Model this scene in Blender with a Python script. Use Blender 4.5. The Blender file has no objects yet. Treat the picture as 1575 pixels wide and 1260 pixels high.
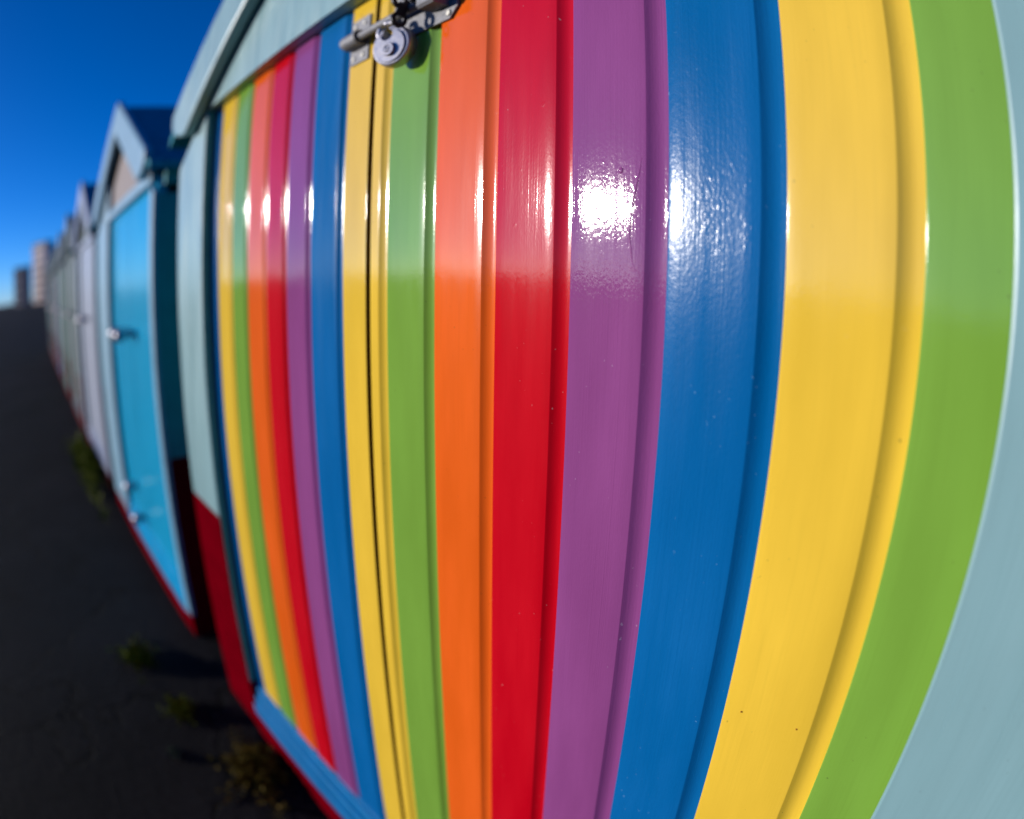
import bpy, bmesh, math, random
from math import radians, sin, cos, pi, atan2, sqrt
from mathutils import Vector, Matrix

random.seed(7)
scene = bpy.context.scene
col = scene.collection

# ------------------------------------------------------------------ camera
EYE = 1.43                                   # lens height above the ground
D = 0.5                                      # lens to door plane
cd = bpy.data.cameras.new('camera')
cam = bpy.data.objects.new('camera', cd)
col.objects.link(cam)
scene.camera = cam
cd.type = 'PANO'
PANO = dict(panorama_type='FISHEYE_EQUISOLID', fisheye_lens=14.949, fisheye_fov=radians(180))
for k, v in PANO.items():
    for tgt in (cd, getattr(cd, 'cycles', None)):
        if tgt is not None and hasattr(tgt, k):
            setattr(tgt, k, v)
cd.sensor_fit = 'HORIZONTAL'
cd.sensor_width = 23.5
cd.sensor_height = 23.5 * 819 / 1024
cd.shift_y = 0.0432
cd.lens = 15.0
cd.clip_start = 0.01
cd.clip_end = 6000
cd.dof.use_dof = True
cd.dof.focus_distance = 0.715
cd.dof.aperture_fstop = 1.1
YAW, PITCH, ROLL = radians(-46.931), radians(-15.213), radians(1.104)


def cam_to_world(c):
    x, y, z = c
    cr, sr = cos(ROLL), sin(ROLL)
    x, y = x * cr - y * sr, x * sr + y * cr
    cp, sp = cos(PITCH), sin(PITCH)
    y, z = y * cp + z * sp, -y * sp + z * cp
    cy, sy = cos(YAW), sin(YAW)
    return Vector((x * cy + z * sy, -x * sy + z * cy, y))


m = Matrix.Identity(4)
for i, v in enumerate((cam_to_world((1, 0, 0)), cam_to_world((0, 1, 0)), -cam_to_world((0, 0, 1)))):
    for j in range(3):
        m[j][i] = v[j]
m.translation = Vector((0, 0, EYE))
cam.matrix_world = m

# ------------------------------------------------------------------ sun and sky
SUN_AZ = Vector((-0.641, -0.761))            # towards the low sun, behind and left of the camera
SUN_EL = radians(6.0)
world = bpy.data.worlds.new('World')
scene.world = world
world.use_nodes = True
wn, wl = world.node_tree.nodes, world.node_tree.links
bg = wn['Background']
sky = wn.new('ShaderNodeTexSky')
sky.sky_type = 'NISHITA'
sky.sun_disc = False
sky.sun_elevation = SUN_EL
sky.sun_rotation = atan2(SUN_AZ.x, SUN_AZ.y)
sky.air_density = 0.5
sky.dust_density = 0.3
sky.ozone_density = 5.0
hs = wn.new('ShaderNodeHueSaturation')
hs.inputs['Saturation'].default_value = 1.08
hs.inputs['Value'].default_value = 1.15
hs.inputs['Hue'].default_value = 0.505
wl.new(sky.outputs[0], hs.inputs['Color'])
wl.new(hs.outputs[0], bg.inputs['Color'])
bg.inputs['Strength'].default_value = 0.15

sd = bpy.data.lights.new('sun', 'SUN')
sd.energy = 4.0
sd.angle = radians(0.5)
sd.color = (1.0, 0.93, 0.84)
sun = bpy.data.objects.new('sun', sd)
col.objects.link(sun)
to_sun = Vector((SUN_AZ.x * cos(SUN_EL), SUN_AZ.y * cos(SUN_EL), sin(SUN_EL) * SUN_AZ.length)).normalized()
sun.rotation_euler = to_sun.to_track_quat('Z', 'Y').to_euler()
sun.location = to_sun * 30

scene.view_settings.view_transform = 'Standard'
scene.view_settings.look = 'None'
scene.view_settings.exposure = 0.15
scene.view_settings.gamma = 1.0
scene.view_settings.use_curve_mapping = False
scene.render.engine = 'CYCLES'
scene.cycles.use_denoising = True
scene.cycles.max_bounces = 8


# ------------------------------------------------------------------ materials
def mat(name):
    mt = bpy.data.materials.new(name)
    mt.use_nodes = True
    return mt, mt.node_tree.nodes, mt.node_tree.links, mt.node_tree.nodes['Principled BSDF']


def math_node(n, l, op, a, b=None):
    x = n.new('ShaderNodeMath')
    x.operation = op
    for i, v in enumerate((a, b)):
        if v is None:
            continue
        if isinstance(v, (int, float)):
            x.inputs[i].default_value = v
        else:
            l.new(v, x.inputs[i])
    return x.outputs[0]


def ramp(n, l, fac, p0, p1, c0=(0, 0, 0, 1), c1=(1, 1, 1, 1)):
    r = n.new('ShaderNodeValToRGB')
    r.color_ramp.elements[0].position = p0
    r.color_ramp.elements[1].position = p1
    r.color_ramp.elements[0].color = c0
    r.color_ramp.elements[1].color = c1
    l.new(fac, r.inputs[0])
    return r.outputs[0]


def noise(n, l, vec, scale, detail=3, rough=0.5):
    t = n.new('ShaderNodeTexNoise')
    t.inputs['Scale'].default_value = scale
    t.inputs['Detail'].default_value = detail
    t.inputs['Roughness'].default_value = rough
    l.new(vec, t.inputs['Vector'])
    return t.outputs['Fac']


def mapped(n, l, vec, scale=(1, 1, 1)):
    mp = n.new('ShaderNodeMapping')
    mp.inputs['Scale'].default_value = scale
    l.new(vec, mp.inputs['Vector'])
    return mp.outputs[0]


def mixc(n, l, fac, a, b):
    x = n.new('ShaderNodeMix')
    x.data_type = 'RGBA'
    if isinstance(fac, (int, float)):
        x.inputs[0].default_value = fac
    else:
        l.new(fac, x.inputs[0])
    for idx, v in ((6, a), (7, b)):
        if isinstance(v, tuple):
            x.inputs[idx].default_value = v if len(v) == 4 else (*v, 1)
        else:
            l.new(v, x.inputs[idx])
    return x.outputs[2]


def gloss_paint(name, rgb, rough=0.092, brush=1.0, peel=1.0, speck=(0.05, 0.04, 0.02), speck_amt=0.5, nibs=0.00005, comb=0.25, spec=0.5):
    """Brushed gloss paint on boards: vertical brush ridges, orange peel, a few dirt specks."""
    mt, n, l, b = mat(name)
    tc = n.new('ShaderNodeTexCoord')
    oi = n.new('ShaderNodeObjectInfo')
    cx = n.new('ShaderNodeCombineXYZ')
    l.new(math_node(n, l, 'MULTIPLY', oi.outputs['Random'], 37.0), cx.inputs[0])
    l.new(math_node(n, l, 'MULTIPLY', oi.outputs['Random'], 91.0), cx.inputs[2])
    add = n.new('ShaderNodeVectorMath')
    add.operation = 'ADD'
    l.new(tc.outputs['Object'], add.inputs[0])
    l.new(cx.outputs[0], add.inputs[1])
    v = add.outputs[0]
    # colour: very slight brush-out variation, specks and chips
    streak = noise(n, l, mapped(n, l, v, (1, 1, 0.03)), 260, 3)
    broad = noise(n, l, mapped(n, l, v, (1, 1, 0.25)), 14, 3)
    dark = tuple(c * 0.92 for c in rgb)
    light = tuple(min(1, c * 1.06 + 0.004) for c in rgb)
    c = mixc(n, l, ramp(n, l, broad, 0.35, 0.68), dark, light)
    c = mixc(n, l, math_node(n, l, 'MULTIPLY', ramp(n, l, streak, 0.5, 0.72), 0.45), c, dark)
    sp = noise(n, l, v, 190, 1)
    spm = noise(n, l, v, 9, 2)
    spf = math_node(n, l, 'MULTIPLY', ramp(n, l, sp, 0.745, 0.77), ramp(n, l, spm, 0.50, 0.58))
    c = mixc(n, l, math_node(n, l, 'MULTIPLY', spf, speck_amt), c, speck)
    l.new(c, b.inputs['Base Color'])
    # gloss
    rr = noise(n, l, mapped(n, l, v, (1, 1, 0.1)), 40, 3)
    l.new(ramp(n, l, rr, 0.3, 0.7, (rough * 0.75,) * 3 + (1,), (rough * 1.3,) * 3 + (1,)), b.inputs['Roughness'])
    b.inputs['IOR'].default_value = 1.5
    b.inputs['Specular IOR Level'].default_value = spec
    # relief
    ridge = noise(n, l, mapped(n, l, v, (1, 1, 0.012)), 430, 2)
    peelf = noise(n, l, mapped(n, l, v, (1, 1, 0.55)), 330, 2, 0.55)
    wav = noise(n, l, mapped(n, l, v, (1, 1, 0.35)), 22, 2)
    nib = ramp(n, l, noise(n, l, v, 95, 0), 0.80, 0.86)
    cmb = ramp(n, l, noise(n, l, mapped(n, l, v, (1, 1, 0.006)), 620, 1, .4), 0.50, 0.80)
    cmbm = ramp(n, l, noise(n, l, mapped(n, l, v, (1, 1, 0.2)), 30, 2), 0.40, 0.62)
    h = math_node(n, l, 'MULTIPLY', math_node(n, l, 'MULTIPLY', cmb, cmbm), 0.00011 * comb)
    h = math_node(n, l, 'ADD', h, math_node(n, l, 'MULTIPLY', ridge, 0.000045 * brush))
    h = math_node(n, l, 'ADD', h, math_node(n, l, 'MULTIPLY', peelf, 0.00006 * peel))
    h = math_node(n, l, 'ADD', h, math_node(n, l, 'MULTIPLY', wav, 0.00026))
    h = math_node(n, l, 'ADD', h, math_node(n, l, 'MULTIPLY', noise(n, l, mapped(n, l, v, (1, 1, 0.8)), 7, 1), 0.0009))
    h = math_node(n, l, 'ADD', h, math_node(n, l, 'MULTIPLY', nib, nibs))
    bp = n.new('ShaderNodeBump')
    bp.inputs['Strength'].default_value = 1.0
    bp.inputs['Distance'].default_value = 1.0
    l.new(h, bp.inputs['Height'])
    l.new(bp.outputs[0], b.inputs['Normal'])
    return mt


def plain_paint(name, rgb, rough=0.45, grain=(1, 1, 1), vary=0.12, bump=0.0004, spec=0.25):
    mt, n, l, b = mat(name)
    tc = n.new('ShaderNodeTexCoord')
    v = tc.outputs['Object']
    f = noise(n, l, mapped(n, l, v, grain), 16, 4, 0.6)
    c = mixc(n, l, ramp(n, l, f, 0.3, 0.7), tuple(c * (1 - vary) for c in rgb), tuple(min(1, c * (1 + vary)) for c in rgb))
    l.new(c, b.inputs['Base Color'])
    b.inputs['Roughness'].default_value = rough
    b.inputs['Specular IOR Level'].default_value = spec
    h = math_node(n, l, 'MULTIPLY', noise(n, l, mapped(n, l, v, grain), 210, 3), bump)
    h = math_node(n, l, 'ADD', h, math_node(n, l, 'MULTIPLY', noise(n, l, v, 12, 2), 0.001))
    bp = n.new('ShaderNodeBump')
    bp.inputs['Distance'].default_value = 1.0
    l.new(h, bp.inputs['Height'])
    l.new(bp.outputs[0], b.inputs['Normal'])
    return mt


def metal(name, rgb, rough=0.35, met=1.0, vary=0.25):
    mt, n, l, b = mat(name)
    tc = n.new('ShaderNodeTexCoord')
    v = tc.outputs['Object']
    f = noise(n, l, v, 90, 4, 0.65)
    c = mixc(n, l, ramp(n, l, f, 0.3, 0.7), tuple(c * (1 - vary) for c in rgb), rgb)
    l.new(c, b.inputs['Base Color'])
    b.inputs['Metallic'].default_value = met
    l.new(ramp(n, l, noise(n, l, v, 260, 3), 0.3, 0.7, (rough * .8,) * 3 + (1,), (rough * 1.25,) * 3 + (1,)), b.inputs['Roughness'])
    return mt


def srgb(r, g, b):
    return tuple((c / 255 / 12.92 if c <= 10 else ((c / 255 + 0.055) / 1.055) ** 2.4) for c in (r, g, b))


PAINT = {
    'yellow': gloss_paint('yellow_gloss_paint', (0.79, 0.50, 0.042)),
    'green': gloss_paint('green_gloss_paint', (0.175, 0.34, 0.042)),
    'orange': gloss_paint('orange_gloss_paint', (0.78, 0.115, 0.008), brush=.7, peel=.8),
    'red': gloss_paint('red_gloss_paint', (0.54, 0.001, 0.010), brush=.7, peel=.8, spec=.36, speck=(.5, .3, .3)),
    'purple': gloss_paint('purple_gloss_paint', (0.25, 0.058, 0.205), rough=0.06, spec=0.30, brush=2.4, peel=2.3, comb=1.0, speck=(.4, .3, .4)),
    'blue': gloss_paint('blue_gloss_paint', (0.0005, 0.112, 0.325), brush=2.6, peel=2.8, rough=0.17, comb=.8, spec=0.13, speck=(.2, .4, .6), speck_amt=.35),
}
M_FRAME = gloss_paint('pale_teal_paint', (0.205, 0.355, 0.370), rough=0.34, brush=0.8, peel=0.9, speck_amt=0.15)
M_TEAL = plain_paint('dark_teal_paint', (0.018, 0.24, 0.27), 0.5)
M_MAROON = plain_paint('dark_red_paint', (0.10, 0.0015, 0.004), 0.7, spec=0.02)
M_RED = plain_paint('red_base_paint', (0.125, 0.0003, 0.004), 0.7, vary=.15, spec=0.0)
M_FELT = plain_paint('navy_roofing_felt', (0.015, 0.22, 0.29), 0.85, vary=.25, bump=.002)
M_SILL = gloss_paint('sky_blue_sill_paint', (0.001, 0.165, 0.40), rough=0.36, spec=0.12)
M_WHITE = plain_paint('white_paint', (0.62, 0.62, 0.66), 0.4)
M_GALV = metal('galvanised_steel', (0.22, 0.22, 0.24), 0.62, 0.25)
M_STEEL = metal('stainless_steel', (0.40, 0.39, 0.43), 0.44, 0.85, 0.10)
M_BLACK = metal('shaded_dark_steel', (0.03, 0.03, 0.035), 0.4, 0.6)
M_SCREW = metal('zinc_screw', (0.42, 0.41, 0.38), 0.5, 0.6)
M_EDGE = plain_paint('gap_shade_edge', (0.045, 0.025, 0.006), 0.8, spec=.05)
M_INNER = plain_paint('bare_plywood', (0.25, 0.17, 0.10), 0.7)


# ------------------------------------------------------------------ mesh helpers
def link_mesh(name, bm, material, parent=None, smooth=False):
    bmesh.ops.recalc_face_normals(bm, faces=bm.faces)
    me = bpy.data.meshes.new(name)
    bm.to_mesh(me)
    bm.free()
    for mm in (material if isinstance(material, (list, tuple)) else [material]):
        me.materials.append(mm)
    if smooth:
        for p in me.polygons:
            p.use_smooth = True
    o = bpy.data.objects.new(name, me)
    col.objects.link(o)
    if parent is not None:
        o.parent = parent
    return o


def thing(name, label, cat, loc=(0, 0, 0), group=None):
    o = bpy.data.objects.new(name, None)
    o.empty_display_size = 0.1
    col.objects.link(o)
    o.location = loc
    o['label'] = label
    o['category'] = cat
    if group:
        o['group'] = group
    return o


def box(bm, x0, x1, y0, y1, z0, z1, bevel=0.0, seg=2):
    r = bmesh.ops.create_cube(bm, size=1.0, matrix=Matrix.Translation(((x0 + x1) / 2, (y0 + y1) / 2, (z0 + z1) / 2)) @ Matrix.Diagonal((x1 - x0, y1 - y0, z1 - z0, 1)))
    if bevel > 0:
        vs = set(r['verts'])
        es = [e for e in bm.edges if e.verts[0] in vs and e.verts[1] in vs]
        bmesh.ops.bevel(bm, geom=es, offset=bevel, segments=seg, affect='EDGES', profile=0.5)
    return bm


def prism(bm, pts, axis, a, b):
    """Extrude a closed 2-D outline along an axis ('x': pts are (y,z); 'y': (x,z); 'z': (x,y))."""
    def v3(p, t):
        return {'x': (t, p[0], p[1]), 'y': (p[0], t, p[1]), 'z': (p[0], p[1], t)}[axis]
    va = [bm.verts.new(v3(p, a)) for p in pts]
    vb = [bm.verts.new(v3(p, b)) for p in pts]
    k = len(pts)
    for i in range(k):
        bm.faces.new((va[i], va[(i + 1) % k], vb[(i + 1) % k], vb[i]))
    bm.faces.new(va[::-1])
    bm.faces.new(vb)
    return bm


def tube(bm, pts, rad, seg=14, closed=False):
    pts = [Vector(p) for p in pts]
    k = len(pts)
    rings = []
    nrm = None
    for i, p in enumerate(pts):
        if closed:
            t = (pts[(i + 1) % k] - pts[i - 1]).normalized()
        else:
            t = (pts[min(i + 1, k - 1)] - pts[max(i - 1, 0)]).normalized()
        if nrm is None:
            nrm = t.orthogonal().normalized()
        nrm = (nrm - t * nrm.dot(t)).normalized()
        bn = t.cross(nrm)
        r = rad(i / (k - 1)) if callable(rad) else rad
        rings.append([bm.verts.new(p + (nrm * cos(2 * pi * j / seg) + bn * sin(2 * pi * j / seg)) * r) for j in range(seg)])
    for i in range(k if closed else k - 1):
        a, b = rings[i], rings[(i + 1) % k]
        for j in range(seg):
            bm.faces.new((a[j], a[(j + 1) % seg], b[(j + 1) % seg], b[j]))
    if not closed:
        bm.faces.new(rings[0][::-1])
        bm.faces.new(rings[-1])
    return bm


def cyl(bm, p0, p1, r, seg=24):
    p0, p1 = Vector(p0), Vector(p1)
    d = (p1 - p0).normalized()
    e = min(0.0012, r * 0.25, (p1 - p0).length * .3)
    return tube(bm, [p0, p0 + d * e * .3, p0 + d * e, p1 - d * e, p1 - d * e * .3, p1],
                lambda t: (r - e, r - e * .3, r, r, r - e * .3, r - e)[round(t * 5)], seg)


# ------------------------------------------------------------------ ground
def ground_material():
    mt, n, l, b = mat('dark_asphalt')
    tc = n.new('ShaderNodeTexCoord')
    v = tc.outputs['Object']
    agg = noise(n, l, v, 170, 3, 0.7)
    patch = noise(n, l, v, 0.9, 5, 0.6)
    c = mixc(n, l, ramp(n, l, patch, 0.35, 0.65), (0.0040, 0.0043, 0.0058), (0.0150, 0.0140, 0.0165))
    c = mixc(n, l, ramp(n, l, noise(n, l, v, 75, 2, 0.6), 0.52, 0.66), c, (0.0022, 0.0022, 0.003))
    c = mixc(n, l, ramp(n, l, agg, 0.60, 0.72), c, (0.085, 0.078, 0.072))
    vo = n.new('ShaderNodeTexVoronoi')
    vo.feature = 'DISTANCE_TO_EDGE'
    vo.inputs['Scale'].default_value = 1.1
    wv = n.new('ShaderNodeVectorMath')
    wv.operation = 'ADD'
    nz = n.new('ShaderNodeTexNoise')
    nz.inputs['Scale'].default_value = 3.0
    nz.inputs['Detail'].default_value = 5
    l.new(v, nz.inputs['Vector'])
    l.new(v, wv.inputs[0])
    sc_ = n.new('ShaderNodeVectorMath')
    sc_.operation = 'SCALE'
    sc_.inputs['Scale'].default_value = 0.5
    l.new(nz.outputs['Color'], sc_.inputs[0])
    l.new(sc_.outputs[0], wv.inputs[1])
    l.new(wv.outputs[0], vo.inputs['Vector'])
    crack = ramp(n, l, vo.outputs['Distance'], 0.0, 0.012)
    c = mixc(n, l, crack, (0.0008, 0.0008, 0.001), c)
    l.new(c, b.inputs['Base Color'])
    b.inputs['Roughness'].default_value = 0.9
    b.inputs['Specular IOR Level'].default_value = 0.07
    h = math_node(n, l, 'MULTIPLY', agg, 0.007)
    h = math_node(n, l, 'ADD', h, math_node(n, l, 'MULTIPLY', crack, 0.010))
    h = math_node(n, l, 'ADD', h, math_node(n, l, 'MULTIPLY', noise(n, l, v, 22, 4, 0.6), 0.014))
    bp = n.new('ShaderNodeBump')
    bp.inputs['Distance'].default_value = 1.0
    bp.inputs['Strength'].default_value = 0.9
    l.new(h, bp.inputs['Height'])
    l.new(bp.outputs[0], b.inputs['Normal'])
    return mt


bm = bmesh.new()
bmesh.ops.create_grid(bm, x_segments=8, y_segments=8, size=3000)
g = link_mesh('ground', bm, ground_material())
g['kind'] = 'structure'


# ------------------------------------------------------------------ beach hut shell
FR = 0.47            # front face of the frame (y)
BG = 0.43            # front face of the bargeboards
SL = 0.48            # roof slope
GR = 'beach huts in a row along the promenade'


def hut_shell(root, xl, xr, il, ir, mats, depth=2.3, top=1.83, eave_in=1.762, base=0.775, fbase=None, fr=FR, gy=0.001):
    """Walls, frame, gable, bargeboards, roof, plinth of one hut, in metres, world axes (root stays at the base)."""
    mf, mw, mb, mr, mg, ms = mats                 # frame, wall, base, roof, gable, sill
    rx, ry = root.location.x, root.location.y
    cx = (xl + xr) / 2
    hb = cx - xl
    low = lambda x: eave_in + SL * (hb - abs(x - cx))          # underside of the bargeboard
    X = lambda x: x - rx
    Y = lambda y: y - ry
    yb = FR + depth

    def part(name, b, mm, smooth=False, bevel=0):
        return link_mesh(name, b, mm, root, smooth)
    # frame stiles, red at the foot
    fb = fbase or base
    for a, c in ((xl, il), (ir, xr)):
        b = bmesh.new()
        prism(b, [(X(a), fb), (X(c), fb), (X(c), low(c) + 0.02), (X(a), low(a) + 0.02)], 'y', Y(fr), Y(0.492))
        bmesh.ops.bevel(b, geom=list(b.edges), offset=0.003, segments=2, affect='EDGES', profile=0.5)
        part('frame_stile', b, mf)
        b = bmesh.new()
        box(b, X(a), X(c), Y(fr), Y(0.492), 0.0, fb - 0.001, 0.003, 2)
        part('frame_base', b, mb)
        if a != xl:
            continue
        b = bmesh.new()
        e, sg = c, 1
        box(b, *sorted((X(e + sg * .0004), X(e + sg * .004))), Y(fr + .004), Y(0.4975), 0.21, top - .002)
        part('jamb_shade_strip', b, M_TEAL)  # dark strip over the unlit jamb face only, shade put into its colour
    # gable panel over the doors
    b = bmesh.new()
    pts = [(X(il + 0.002), top), (X(ir - 0.002), top), (X(ir - 0.002), max(low(ir) + 0.02, top + .004)), (X(cx), low(cx) + 0.02), (X(il + 0.002), max(low(il) + 0.02, top + .004))]
    prism(b, pts, 'y', Y(fr + gy), Y(fr + gy + 0.044))
    part('gable_panel', b, mg)
    if gy > 0.01:
        b = bmesh.new()
        box(b, X(il + 0.002), X(ir - 0.002), Y(fr + .002), Y(fr + gy - .001), top - .004, top + 0.045, .002)
        part('lintel', b, mf)
    # side and back walls
    for s in (xl + 0.004, xr - 0.044):
        b = bmesh.new()
        box(b, X(s), X(s + 0.04), Y(0.4925), Y(yb), base, eave_in + 0.012, 0)
        part('wall', b, mw)
        b = bmesh.new()
        o = -0.003 if s < cx else 0.003
        box(b, X(s + o), X(s + 0.04 + o), Y(0.4925), Y(yb), 0, base - 0.001, 0)
        part('wall_base', b, M_MAROON)
    b = bmesh.new()
    prism(b, [(X(xl + .05), 0), (X(xr - .05), 0), (X(xr - .05), eave_in), (X(cx), low(cx) - .01), (X(xl + .05), eave_in)], 'y', Y(yb - .05), Y(yb - .01))
    part('back_wall', b, mw)
    b = bmesh.new()
    box(b, X(xl + .05), X(xr - .05), Y(0.58), Y(yb - .06), 0.10, 0.16)
    part('floor', b, M_INNER)
    # bargeboards with rounded lower edge and plumb-cut tips
    for s in (-1, 1):
        b = bmesh.new()
        xe = cx + s * (hb - 0.02)
        H = 0.18
        xt = cx + s * (hb - 0.185)
        pts = [(X(cx), low(cx)), (X(cx), low(cx) + H), (X(xe), low(xe) + H), (X(xe), low(xe) + 0.135), (X(xe - s * .05), low(xe) + 0.10), (X(xt), low(xt))]
        prism(b, pts, 'y', Y(BG), Y(fr - 0.004))
        bmesh.ops.bevel(b, geom=[e for e in b.edges if abs(e.verts[0].co.x - X(cx)) > 1e-4 or abs(e.verts[1].co.x - X(cx)) > 1e-4], offset=0.010, segments=3, affect='EDGES', profile=0.5)
        part('bargeboard', b, mf)
    # roof slopes
    b = bmesh.new()
    t = 0.03
    for s in (-1, 1):
        xe = cx + s * (hb + 0.045)
        l2 = lambda x: low(x) + 0.12
        pts = [(X(cx), l2(cx)), (X(cx), l2(cx) + t), (X(xe), l2(xe) + t), (X(xe), l2(xe))]
        prism(b, pts, 'y', Y(BG + 0.012 if True else 0), Y(yb + 0.1))
    part('roof', b, mr)
    # fill between wall top and roof
    for s in (-1, 1):
        b = bmesh.new()
        xa = cx + s * (hb - 0.05)
        xe = cx + s * (hb - 0.0045)
        pts = [(X(xa), low(xa) + .02), (X(xa), low(xa) + 0.118), (X(xe), low(xe) + 0.118), (X(xe), low(xe) + 0.05)]
        prism(b, pts, 'y', Y(fr + 0.05), Y(yb + 0.08))
        part('eaves_board', b, mw)
    # ribbed sill and the red rail under it
    b = bmesh.new()
    prof = [(0.53, 0.196), (0.502, 0.196)]
    # stepped, ribbed nosing
    z, y = 0.190, 0.500
    for k in range(3):
        prof += [(y, z), (y - 0.0085, z - 0.003), (y - 0.0105, z - 0.007), (y - 0.0105, z - 0.023), (y - 0.0085, z - 0.026), (y - 0.0005, z - 0.028)]
        y -= 0.0105
        z -= 0.0325
    prof += [(0.466, z), (0.53, z)]
    prism(b, [(Y(p[0]), p[1]) for p in prof], 'x', X(il + 0.001), X(ir - 0.001))
    part('sill', b, ms)
    b = bmesh.new()
    box(b, X(il + .0005), X(ir - .0005), Y(fr - 0.004), Y(0.56), 0.0, z - 0.001, 0.003)
    part('base_rail', b, mb)


# ------------------------------------------------------------------ striped doors of the near hut
COVE_W, COVE_D = 0.0235, 0.0062


def plank_outline(x0, x1, cove=True, left_round=True, y=D, back=0.020):
    """(x,y) outline of a shiplap plank: flat face, scooped cove on its right edge."""
    pts = []
    r = 0.0016
    pts.append((x0 + 0.0003, y + back))
    if left_round:
        for k in range(5):
            a = k / 4 * pi / 2
            pts.append((x0 + 0.0003 + r * (1 - cos(a)), y + r - r * sin(a)))
    else:
        pts.append((x0, y))
    nf = 6
    xe = x1 - COVE_W if cove else x1 - r
    for k in range(1, nf):
        pts.append((pts[5 if left_round else 1][0] + (xe - .0008 - pts[5 if left_round else 1][0]) * k / nf, y))
    if cove:
        pts += [(xe - 0.0008, y), (xe - 0.0002, y + 0.00012), (xe + .0003, y + 0.0004)]
        for k in range(1, 13):
            t = k / 12
            u = min(1.0, t / 0.7)
            pts.append((xe + .0003 + (COVE_W - .0003) * t, y + 0.0004 + (COVE_D - 0.0004) * (1 - (1 - u) ** 2)))
        pts.append((x1 + 0.0003, y + COVE_D + 0.0004))
        pts.append((x1 + 0.0003, y + back))
    else:
        for k in range(5):
            a = k / 4 * pi / 2
            pts.append((x1 - r + r * sin(a), y + r - r * cos(a)))
        pts.append((x1, y + back))
    return pts


def plank(x0, x1, color, parent, ox, oy, z0, z1, tilt=0.0, **kw):
    b = bmesh.new()
    out = [(x - ox, y - oy + (x1 - x) * math.tan(radians(tilt))) for x, y in plank_outline(x0, x1, **kw)]
    prism(b, out, 'z', z0, z1)
    o = link_mesh('plank', b, PAINT[color], parent, smooth=False)
    for p in o.data.polygons:
        p.use_smooth = len(p.vertices) == 4
    o.data.set_sharp_from_angle(angle=radians(35))
    if not kw.get('cove', True) and x1 < -0.5:       # meeting edge of the left leaf, gap shade painted dark
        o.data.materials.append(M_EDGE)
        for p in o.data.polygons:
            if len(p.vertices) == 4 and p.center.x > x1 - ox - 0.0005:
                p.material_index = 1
    o['label'] = color + ' painted door plank'
    return o


EDGES = [-1.7550, -1.6390, -1.5190, -1.4065, -1.2860, -1.1768, -1.0650, -0.9412, -0.8051, -0.6885, -0.5702, -0.4534, -0.3356, -0.2157, -0.0948, 0.015]
COLS = ['blue', 'yellow', 'green', 'orange', 'red', 'purple'] * 3

XL, XR, IL, IR = -1.985, 0.265, -1.702, -0.0202
hut = thing('beach_hut', 'nearest beach hut with rainbow striped double doors and pale teal frame', 'beach hut', ((XL + XR) / 2, 0.5, 0), GR)
hut_shell(hut, XL, XR, IL, IR, (M_FRAME, M_TEAL, M_RED, M_FELT, M_FRAME, M_SILL), top=1.90)
OX, OY = hut.location.x, hut.location.y
Z0, Z1 = 0.197, 1.92
GAP0, GAP1 = -0.8660, -0.8535
for side in (0, 1):
    b = bmesh.new()
    if side == 0:
        box(b, -1.745 - OX, GAP0 - 0.001 - OX, D + 0.0205 - OY, D + 0.04 - OY, Z0 + .002, Z1 - .002)
    else:
        box(b, GAP0 - 0.02 - OX, GAP1 + .02 - OX, D + 0.0455 - OY, D + 0.06 - OY, Z0 + .002, Z1 - .002)
        box(b, GAP1 + 0.001 - OX, 0.012 - OX, D + 0.0205 - OY, D + 0.04 - OY, Z0 + .002, Z1 - .002)
    door = link_mesh('door', b, PAINT['yellow'], hut)
    door['label'] = 'left striped door leaf' if side == 0 else 'right striped door leaf with the bolt plate'
    for k in range(15):
        x0, x1 = EDGES[k], EDGES[k + 1]
        if side == 0 and k <= 7:
            if k == 7:
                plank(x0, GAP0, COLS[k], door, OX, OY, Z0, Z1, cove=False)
            else:
                plank(x0, x1, COLS[k], door, OX, OY, Z0, Z1)
        if side == 1 and k >= 7:
            if k == 7:
                plank(GAP1, x1, COLS[k], door, OX, OY, Z0, Z1)
            else:
                plank(x0, x1, COLS[k], door, OX, OY, Z0, Z1, cove=k < 14, tilt=0.8 if k == 12 else (0.35 if k in (10, 13) else 0.0))
    if side == 0:
        door_l = door
    else:
        door_r = door
b = bmesh.new()
box(b, -0.93 - OX, IR - .002 - OX, D - .0065 - OY, D - .0004 - OY, 0.1965, 0.2200, .002)
link_mesh('weather_strip', b, M_WHITE, hut)

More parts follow.
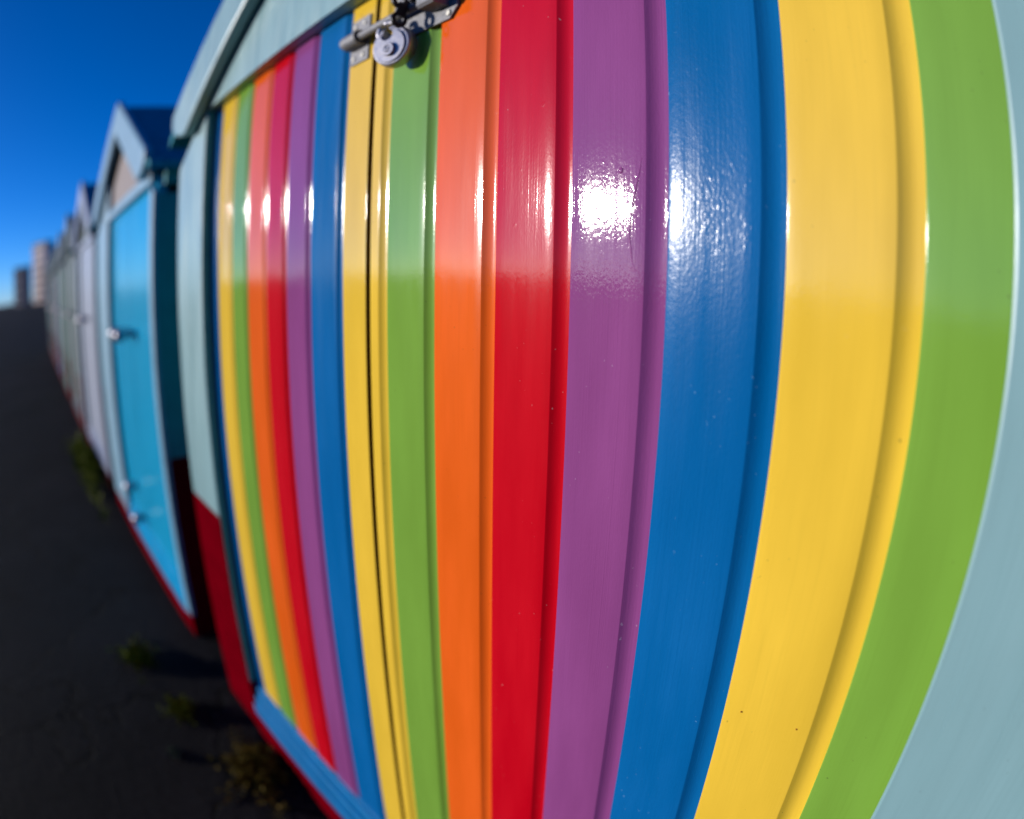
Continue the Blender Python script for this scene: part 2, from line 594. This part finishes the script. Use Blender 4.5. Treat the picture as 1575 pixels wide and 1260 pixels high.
# paint run, filled nail dimple and rusty nail heads on the boards
M_RUST = plain_paint('rusty_nail', (0.30, 0.10, 0.01), 0.8)
RUN = [(-0.3622, 0.1276), (-0.3659, 0.1083), (-0.371, 0.0859), (-0.3753, 0.0668), (-0.3778, 0.0414), (-0.3739, 0.0162), (-0.3652, -0.0084)]
b = bmesh.new()
rp = []
for i in range(len(RUN) - 1):
    for k in range(6):
        t = k / 6
        rp.append((RUN[i][0] * (1 - t) + RUN[i + 1][0] * t - OX, D + 0.0009 - OY, EYE + RUN[i][1] * (1 - t) + RUN[i + 1][1] * t))
tube(b, rp, lambda t: 0.0005 + 0.0011 * sin(pi * min(1, max(0, t))) ** .6, 10)
link_mesh('paint_run', b, PAINT['purple'], door_r, True)
for (x, z, r_, mm, nm) in ((-0.3892, 0.1052, 0.0030, PAINT['purple'], 'filled_nail'), (-0.1951, -0.401, 0.0010, M_RUST, 'nail_head'), (-0.1322, -0.3934, 0.0010, M_RUST, 'nail_head'), (-0.9116, 0.445, 0.0014, M_RUST, 'nail_head')):
    b = bmesh.new()
    bmesh.ops.create_uvsphere(b, u_segments=14, v_segments=10, radius=1.0, matrix=Matrix.Translation((x - OX, D - OY, EYE + z)) @ Matrix.Diagonal((r_, 0.0007, r_ * 1.1, 1)))
    link_mesh(nm, b, mm, door_l if x < GAP0 else door_r, True)

# bolt: keeper on the left door, plate, housing and rod on the right door
BZ, BY = EYE + 0.391, 0.4835


def screw(bm, x, z, y, r=0.0042):
    cyl(bm, (x - OX, y - OY, z), (x - OX, y - 0.0022 - OY, z), r, 12)


def half_pipe(bm, x0, x1, r, ri, ybase):
    """Omega strap round the rod, feet on the plate."""
    out, inn = [], []
    for k in range(17):
        a = pi * k / 16
        out.append((BY - OY - r * sin(a), BZ + r * cos(a)))
        inn.append((BY - OY - ri * sin(a), BZ + ri * cos(a)))
    pts = [(ybase - OY, BZ + r)] + out + [(ybase - OY, BZ - r), (ybase - OY, BZ - ri)] + inn[::-1] + [(ybase - OY, BZ + ri)]
    prism(bm, pts, 'x', x0 - OX, x1 - OX)


b = bmesh.new()
box(b, -0.9325 - OX, -0.877 - OX, D - 0.0035 - OY, D - 0.0003 - OY, EYE + 0.352, EYE + 0.436, 0.0008)
half_pipe(b, -0.928, -0.882, 0.0128, 0.0105, D - 0.003)
keeper = link_mesh('bolt_keeper', b, M_GALV, door_l)
b = bmesh.new()
for sx in (-0.922, -0.893):
    for sz in (0.363, 0.424):
        b = bmesh.new()
        screw(b, sx, EYE + sz, D - 0.0035)
        link_mesh('screw', b, M_SCREW, door_l)
b = bmesh.new()
ch = 0.016
px0, px1, pz0, pz1 = -0.803 - OX, -0.650 - OX, EYE + 0.351, EYE + 0.431
prism(b, [(px0, pz0), (px1 - ch, pz0), (px1, pz0 + ch), (px1, pz1 - ch), (px1 - ch, pz1), (px0, pz1)], 'y', D - 0.0045 - OY, D - 0.0003 - OY)
link_mesh('bolt_plate', b, M_GALV, door_r)
b = bmesh.new()
prism(b, [(D - .0048 - OY, BZ - .019), (0.470 - OY, BZ - .019), (0.466 - OY, BZ - .015), (0.466 - OY, BZ + .015), (0.470 - OY, BZ + .019), (D - .0048 - OY, BZ + .019)], 'x', -0.702 - OX, -0.667 - OX)
link_mesh('bolt_housing', b, M_GALV, door_r)
for sx, sz in ((-0.667, 0.360), (-0.667, 0.422), (-0.790, 0.362), (-0.790, 0.420)):
    b = bmesh.new()
    screw(b, sx, EYE + sz, D - 0.0045, 0.0046)
    link_mesh('screw', b, M_SCREW, door_r)
b = bmesh.new()
cyl(b, (-0.9165 - OX, BY - OY, BZ), (-0.700 - OX, BY - OY, BZ), 0.0072, 24)
rod = link_mesh('bolt_rod', b, M_GALV, door_r, True)
rod.data.set_sharp_from_angle(angle=radians(40))


def lug(name, x, yc, zc, r, hole, tail, th=0.004):
    """Eye plate standing out from the door: a ring with a neck back to the rod."""
    b = bmesh.new()
    N = 28
    for xo in (0,):
        oa = [(yc + r * cos(2 * pi * k / N), zc + r * sin(2 * pi * k / N)) for k in range(N)]
        ia = [(yc + hole * cos(2 * pi * k / N), zc + hole * sin(2 * pi * k / N)) for k in range(N)]
        vs = {}
        for nm, ring in (('o', oa), ('i', ia)):
            for xs in (-1, 1):
                vs[nm, xs] = [b.verts.new((x + xs * th / 2 - OX, p[0] - OY, p[1])) for p in ring]
        for k in range(N):
            j = (k + 1) % N
            for xs in (-1, 1):
                b.faces.new((vs['o', xs][k], vs['o', xs][j], vs['i', xs][j], vs['i', xs][k]))
            for nm in ('o', 'i'):
                b.faces.new((vs[nm, -1][k], vs[nm, -1][j], vs[nm, 1][j], vs[nm, 1][k]))
    (ty, tz) = tail
    dv = Vector((ty - yc, tz - zc)).normalized()
    pv = Vector((-dv.y, dv.x)) * r * .62
    s = Vector((yc, zc)) + dv * r * .86
    prism(b, [(s.x + pv.x - OY, s.y + pv.y), (ty + pv.x - OY, tz + pv.y), (ty - pv.x - OY, tz - pv.y), (s.x - pv.x - OY, s.y - pv.y)], 'x', x - th * .45 - OX, x + th * .45 - OX)
    return link_mesh(name, b, M_BLACK, door_r)  # near-black tone carries the shade on the unlit sides of these eyes


lug('bolt_handle', -0.740, 0.464, EYE + 0.399, 0.0135, 0.0062, (0.483, EYE + 0.391))
lug('bolt_handle', -0.738, 0.463, EYE + 0.366, 0.0130, 0.0064, (0.470, EYE + 0.394))
lug('staple', -0.708, 0.4700, EYE + 0.397, 0.0135, 0.0062, (0.495, EYE + 0.390))

# ------------------------------------------------------------------ disc padlock
lock_c = Vector((-0.7635, 0.4755, EYE + 0.3325))
lock = thing('padlock', 'round stainless steel disc padlock hanging from the door bolt', 'padlock', lock_c)
nrm = Vector((0.36, -0.93, -0.02)).normalized()
upv = Vector((0.0, 0.0, 1.0))
rgt = upv.cross(-nrm).normalized() * 1.0
rgt = (-nrm).cross(upv).normalized()
upv = rgt.cross(-nrm).normalized()
tilt = radians(8)
r2 = rgt * cos(tilt) + upv * sin(tilt)
u2 = upv * cos(tilt) - rgt * sin(tilt)
LM = Matrix((r2, u2, nrm)).transposed().to_4x4()      # local x right, y up, z to the front
LM.translation = Vector((0, 0, 0))


def notched(R, cx, cy, r, N=72):
    """Circle of radius R with a round bite (centre cx,cy radius r) out of its rim."""
    pts = []
    ins = lambda p: (p[0] - cx) ** 2 + (p[1] - cy) ** 2 < r * r
    ring = [(R * cos(2 * pi * k / N + atan2(cy, cx)), R * sin(2 * pi * k / N + atan2(cy, cx))) for k in range(N)]
    keep = [p for p in ring if not ins(p)]
    a0 = atan2(keep[-1][1] - cy, keep[-1][0] - cx)
    a1 = atan2(keep[0][1] - cy, keep[0][0] - cx)
    while a1 < a0:
        a1 += 2 * pi
    # go the way round that passes nearest the disc centre
    am = atan2(-cy, -cx)
    seq = []
    d = (a1 - a0)
    mid = a0 + d / 2
    if cos(mid - am) < 0:
        d -= 2 * pi
    for k in range(1, 14):
        a = a0 + d * k / 14
        seq.append((cx + r * cos(a), cy + r * sin(a)))
    return keep + seq


def lock_part(name, layers, outline_fn, material, sharp=30):
    """Stack of scaled outlines (z, size) in lock space."""
    b = bmesh.new()
    rows = []
    for z, R in layers:
        rows.append([b.verts.new(LM @ Vector((p[0], p[1], z))) for p in outline_fn(R)])
    k = len(rows[0])
    for a, c in zip(rows[:-1], rows[1:]):
        for i in range(k):
            b.faces.new((a[i], a[(i + 1) % k], c[(i + 1) % k], c[i]))
    b.faces.new(rows[0][::-1])
    b.faces.new(rows[-1])
    o = link_mesh(name, b, material, lock, True)
    o.data.set_sharp_from_angle(angle=radians(sharp))
    return o


def bite(Rref, cx, cy, r):
    base = notched(Rref, cx, cy, r)
    return lambda R: [((p[0] - 0) * R / Rref, (p[1] - 0) * R / Rref) for p in base]


R0 = 0.0330
body = bite(R0, -0.004, 0.0225, 0.0110)
lock_part('lock_body', [(-0.0105, R0 * .90), (-0.0098, R0 * .95), (-0.0075, R0 * .985), (-0.004, R0), (0.004, R0), (0.0075, R0 * .985), (0.0098, R0 * .95), (0.0108, R0 * .90), (0.0108, R0 * .845), (0.0098, R0 * .82)], body, M_STEEL)


def face_outline(R):
    pts = notched(0.0262, -0.0025, 0.0205, 0.0108)
    return [(p[0] * R - 0.0013, p[1] * R - 0.0012) for p in pts]


lock_part('face_plate', [(0.0098, 1.0), (0.0122, 1.0), (0.0129, 0.975)], face_outline, M_STEEL)
circ = lambda ox, oy, N=40: (lambda R: [(ox + R * cos(2 * pi * k / N), oy + R * sin(2 * pi * k / N)) for k in range(N)])
lock_part('key_boss', [(0.0120, 0.0108), (0.0165, 0.0106), (0.0172, 0.0098)], circ(-0.002, -0.0075), M_STEEL)
b = bmesh.new()
tube(b, [LM @ Vector((-0.0025 + 0.0044 * cos(2 * pi * k / 28), -0.0070 + 0.0056 * sin(2 * pi * k / 28), 0.0172)) for k in range(28)], 0.00055, 8, True)
box(b, -0.0005, 0.0005, -0.0045, 0.0045, 0, 0.0004)
bmesh.ops.transform(b, matrix=LM @ Matrix.Translation((-0.0025, -0.0070, 0.0171)), verts=[v for v in b.verts][-8:])
link_mesh('keyway', b, M_BLACK, lock)
b = bmesh.new()
tube(b, [LM @ Vector((-0.008 + 0.0165 * cos(a), 0.0285 + 0.0150 * sin(a), 0.001)) for a in [radians(-225 + 330 * k / 30) for k in range(31)]], 0.0047, 16)
link_mesh('shackle', b, M_STEEL, lock, True)

# ------------------------------------------------------------------ the row of huts beyond
M_CYAN = gloss_paint('cyan_gloss_paint', (0.001, 0.36, 0.62), rough=0.2)
M_LILAC = plain_paint('lilac_white_paint', (0.25, 0.28, 0.36), 0.4)
M_DIM = plain_paint('faded_blue_paint', (0.055, 0.095, 0.12), 0.5)
M_CREAM = plain_paint('pinkish_board', (0.20, 0.155, 0.15), 0.6)
M_SLATE = plain_paint('grey_green_paint', (0.035, 0.080, 0.085), 0.5)
M_PALE = plain_paint('pale_blue_paint', (0.16, 0.31, 0.41), 0.4)
M_OLIVE = plain_paint('olive_paint', (0.06, 0.07, 0.04), 0.5)
M_ROSE = plain_paint('dusty_rose_paint', (0.13, 0.05, 0.06), 0.5)
M_NAVY = plain_paint('navy_paint', (0.02, 0.07, 0.18), 0.5)
M_GREENP = plain_paint('bottle_green_paint', (0.03, 0.13, 0.09), 0.5)


def simple_doors(root, il, ir, md, knobs=True, Z1=1.85):
    ox, oy = root.location.x, root.location.y
    mid = (il + ir) / 2
    for a, c in ((il - 0.02, mid - .004), (mid + .004, ir + 0.02)):
        b = bmesh.new()
        nb = 6
        w = (c - a) / nb
        for k in range(nb):
            box(b, a + k * w - ox, a + (k + 1) * w - .004 - ox, D - oy, D + .02 - oy, Z0, Z1)
        box(b, a - ox, c - ox, D + .004 - oy, D + .035 - oy, Z0 + .001, Z1 - .001)
        d = link_mesh('door', b, md, root)
        if knobs:
            b = bmesh.new()
            hx = (c - .10 if a < mid - .3 else a + .10) - ox
            cyl(b, (hx, D - oy, 1.22), (hx, D - .05 - oy, 1.22), .016, 14)
            bmesh.ops.create_uvsphere(b, u_segments=16, v_segments=10, radius=.034, matrix=Matrix.Translation((hx, D - .07 - oy, 1.22)))
            link_mesh('door_knob', b, M_STEEL, d, True)


HUTS = [
    # xr, xl, frame, wall, gable, sill, door, label
    (-2.42, -4.45, M_PALE, M_TEAL, M_CREAM, M_CYAN, M_CYAN, 'second beach hut with plain bright cyan doors and navy felt roof'),
    (-4.75, -6.60, M_LILAC, M_TEAL, M_SLATE, M_LILAC, M_LILAC, 'third beach hut with pale lilac doors beyond the cyan one'),
    (-6.95, -8.80, M_SLATE, M_TEAL, M_SLATE, M_SLATE, M_SLATE, 'fourth beach hut with grey green front beyond the lilac doors'),
    (-9.15, -11.0, M_DIM, M_TEAL, M_SLATE, M_GREENP, M_GREENP, 'fifth beach hut with dark green doors in the blurred row'),
    (-11.35, -13.2, M_SLATE, M_TEAL, M_OLIVE, M_NAVY, M_NAVY, 'sixth beach hut with navy doors far along the blurred row'),
    (-13.55, -15.4, M_SLATE, M_TEAL, M_SLATE, M_ROSE, M_ROSE, 'seventh beach hut with dusty rose doors far along the row'),
    (-15.75, -17.6, M_DIM, M_TEAL, M_SLATE, M_SLATE, M_OLIVE, 'eighth beach hut with olive doors near the far end of the row'),
    (-17.95, -19.8, M_SLATE, M_TEAL, M_SLATE, M_GREENP, M_TEAL, 'farthest beach hut in the row with teal doors, in front of the flats'),
]
hut_roots = []
for i, (xr, xl, mf, mw, mg, ms, md, lab) in enumerate(HUTS):
    il, ir = (xl + 0.22, xr - 0.22) if i else (-3.87, -2.49)
    r = thing('beach_hut', lab, 'beach hut', ((xl + xr) / 2, 0.5, 0), GR)
    hut_shell(r, xl, xr, il, ir, (mf, mw, M_MAROON if i else M_RED, M_FELT, mg, ms), gy=0.03, fbase=0.10 if i < 2 else 0.60)
    simple_doors(r, il, ir, md)
    hut_roots.append(r)
# bolt fittings at the foot of the cyan door
r = hut_roots[0]
for (x, z) in ((-3.56, 0.36), (-3.40, 0.225)):
    b = bmesh.new()
    ox, oy = r.location.x, r.location.y
    cyl(b, (x - ox, D - oy, z), (x - ox, D - .03 - oy, z), .02, 14)
    bmesh.ops.create_uvsphere(b, u_segments=16, v_segments=10, radius=.032, matrix=Matrix.Translation((x - ox, D - .045 - oy, z)))
    link_mesh('door_bolt', b, M_STEEL, r, True)


# ------------------------------------------------------------------ far blocks of flats
def flats(label, x, y, w, dpt, h, wall_m, storeys, bays):
    r = thing('apartment_building', label, 'building', (x, y, 0), 'blocks of flats beyond the huts')
    b = bmesh.new()
    box(b, -dpt / 2, dpt / 2, -w / 2, w / 2, 0, h)
    link_mesh('wall', b, wall_m, r)
    b = bmesh.new()
    box(b, -dpt / 2 - .4, dpt / 2 + .4, -w / 2 - .4, w / 2 + .4, h + .01, h + .7)
    link_mesh('roof', b, M_FELT, r)
    fh = h / storeys
    bw = w / bays
    for s in range(storeys):
        for k in range(bays):
            b = bmesh.new()
            box(b, dpt / 2 - .15, dpt / 2 + .03, -w / 2 + bw * (k + .25), -w / 2 + bw * (k + .75), s * fh + fh * .3, s * fh + fh * .85)
            link_mesh('window', b, M_GLASS, r)
    return r


M_GLASS = plain_paint('dark_window_glass', (0.02, 0.03, 0.045), 0.12)
M_PINK = plain_paint('pinkish_render', (0.62, 0.48, 0.46), 0.8)
M_DARKB = plain_paint('dark_brick', (0.20, 0.17, 0.19), 0.8)
flats('pinkish rendered block of flats rising beyond the end of the hut row', -300, 5.2, 12, 4.5, 25.5, M_PINK, 7, 4).rotation_euler.z = radians(-60)
flats('low dark block of flats on the seaward side at the end of the row', -300, -5.0, 7.5, 4.5, 15.8, M_DARKB, 4, 3).rotation_euler.z = radians(-50)


# ------------------------------------------------------------------ weeds
def leaf_mat(name, a, c):
    mt, n, l, b = mat(name)
    tc = n.new('ShaderNodeTexCoord')
    f = noise(n, l, tc.outputs['Object'], 60, 3)
    l.new(mixc(n, l, ramp(n, l, f, 0.35, 0.65), a, c), b.inputs['Base Color'])
    b.inputs['Roughness'].default_value = 0.7
    b.inputs['Specular IOR Level'].default_value = 0.05
    return mt


M_WEED = leaf_mat('weed_green', (0.055, 0.075, 0.003), (0.13, 0.14, 0.006))
M_MOSS = leaf_mat('moss_olive', (0.050, 0.042, 0.003), (0.13, 0.08, 0.012))
M_SAGE = leaf_mat('sage_leaf', (0.03, 0.05, 0.03), (0.07, 0.09, 0.06))


def weed(label, x, y, r, h, n, mm, leaf=0.014, name='weed', sx=1.0):
    root = thing(name, label, 'weed', (x, y, 0), 'weeds growing in the asphalt')
    b = bmesh.new()
    st = bmesh.new()
    for i in range(n):
        a = random.uniform(0, 2 * pi)
        q = sqrt(random.random()) * r * (1.75 if i % 4 == 0 else 0.9) * (0.55 + 0.45 * sin(3 * a + x * 40) ** 2)
        hh = h * random.uniform(0.25, 1.0) * max(0.25, 1 - 0.5 * (q / r) ** 2)
        tip = Vector((sx * q * cos(a), q * sin(a) * .7, hh))
        base = tip * 0.25
        base.z = 0
        if i % 3 == 0:
            tube(st, [base, (base + tip) / 2 + Vector((0, 0, .004)), tip], 0.0010, 5)
        for k in range(5):
            p = base.lerp(tip, random.uniform(0.25, 1.0))
            d = Vector((random.gauss(0, 1), random.gauss(0, 1), random.uniform(-.1, 1))).normalized()
            sd_ = d.cross(Vector((random.gauss(0, 1), random.gauss(0, 1), random.gauss(0, 1)))).normalized()
            L = leaf * random.uniform(.6, 1.4)
            w_ = L * .32
            vs = [b.verts.new(p), b.verts.new(p + d * L * .5 + sd_ * w_), b.verts.new(p + d * L), b.verts.new(p + d * L * .5 - sd_ * w_)]
            b.faces.new(vs)
    link_mesh('stem', st, mm, root)
    link_mesh('leaves', b, mm, root)
    return root


weed('mossy olive weed cushion against the base of the striped hut', -1.52, 0.365, 0.15, 0.06, 480, M_MOSS, 0.016)
weed('thin green weed in the asphalt near the left post of the striped hut', -1.95, 0.25, 0.085, 0.035, 90, M_WEED, 0.016)
weed('bright green weed sprig in the asphalt before the gap between two huts', -2.38, 0.18, 0.12, 0.045, 140, M_WEED, 0.02)
weed('tiny pale sage weed alone in the dark asphalt', -1.73, 0.15, 0.035, 0.018, 30, M_SAGE, 0.012)
weed('long yellow green weed clump along the foot of the third hut', -5.6, 0.34, 0.17, 0.15, 460, M_WEED, 0.04, sx=6.0)
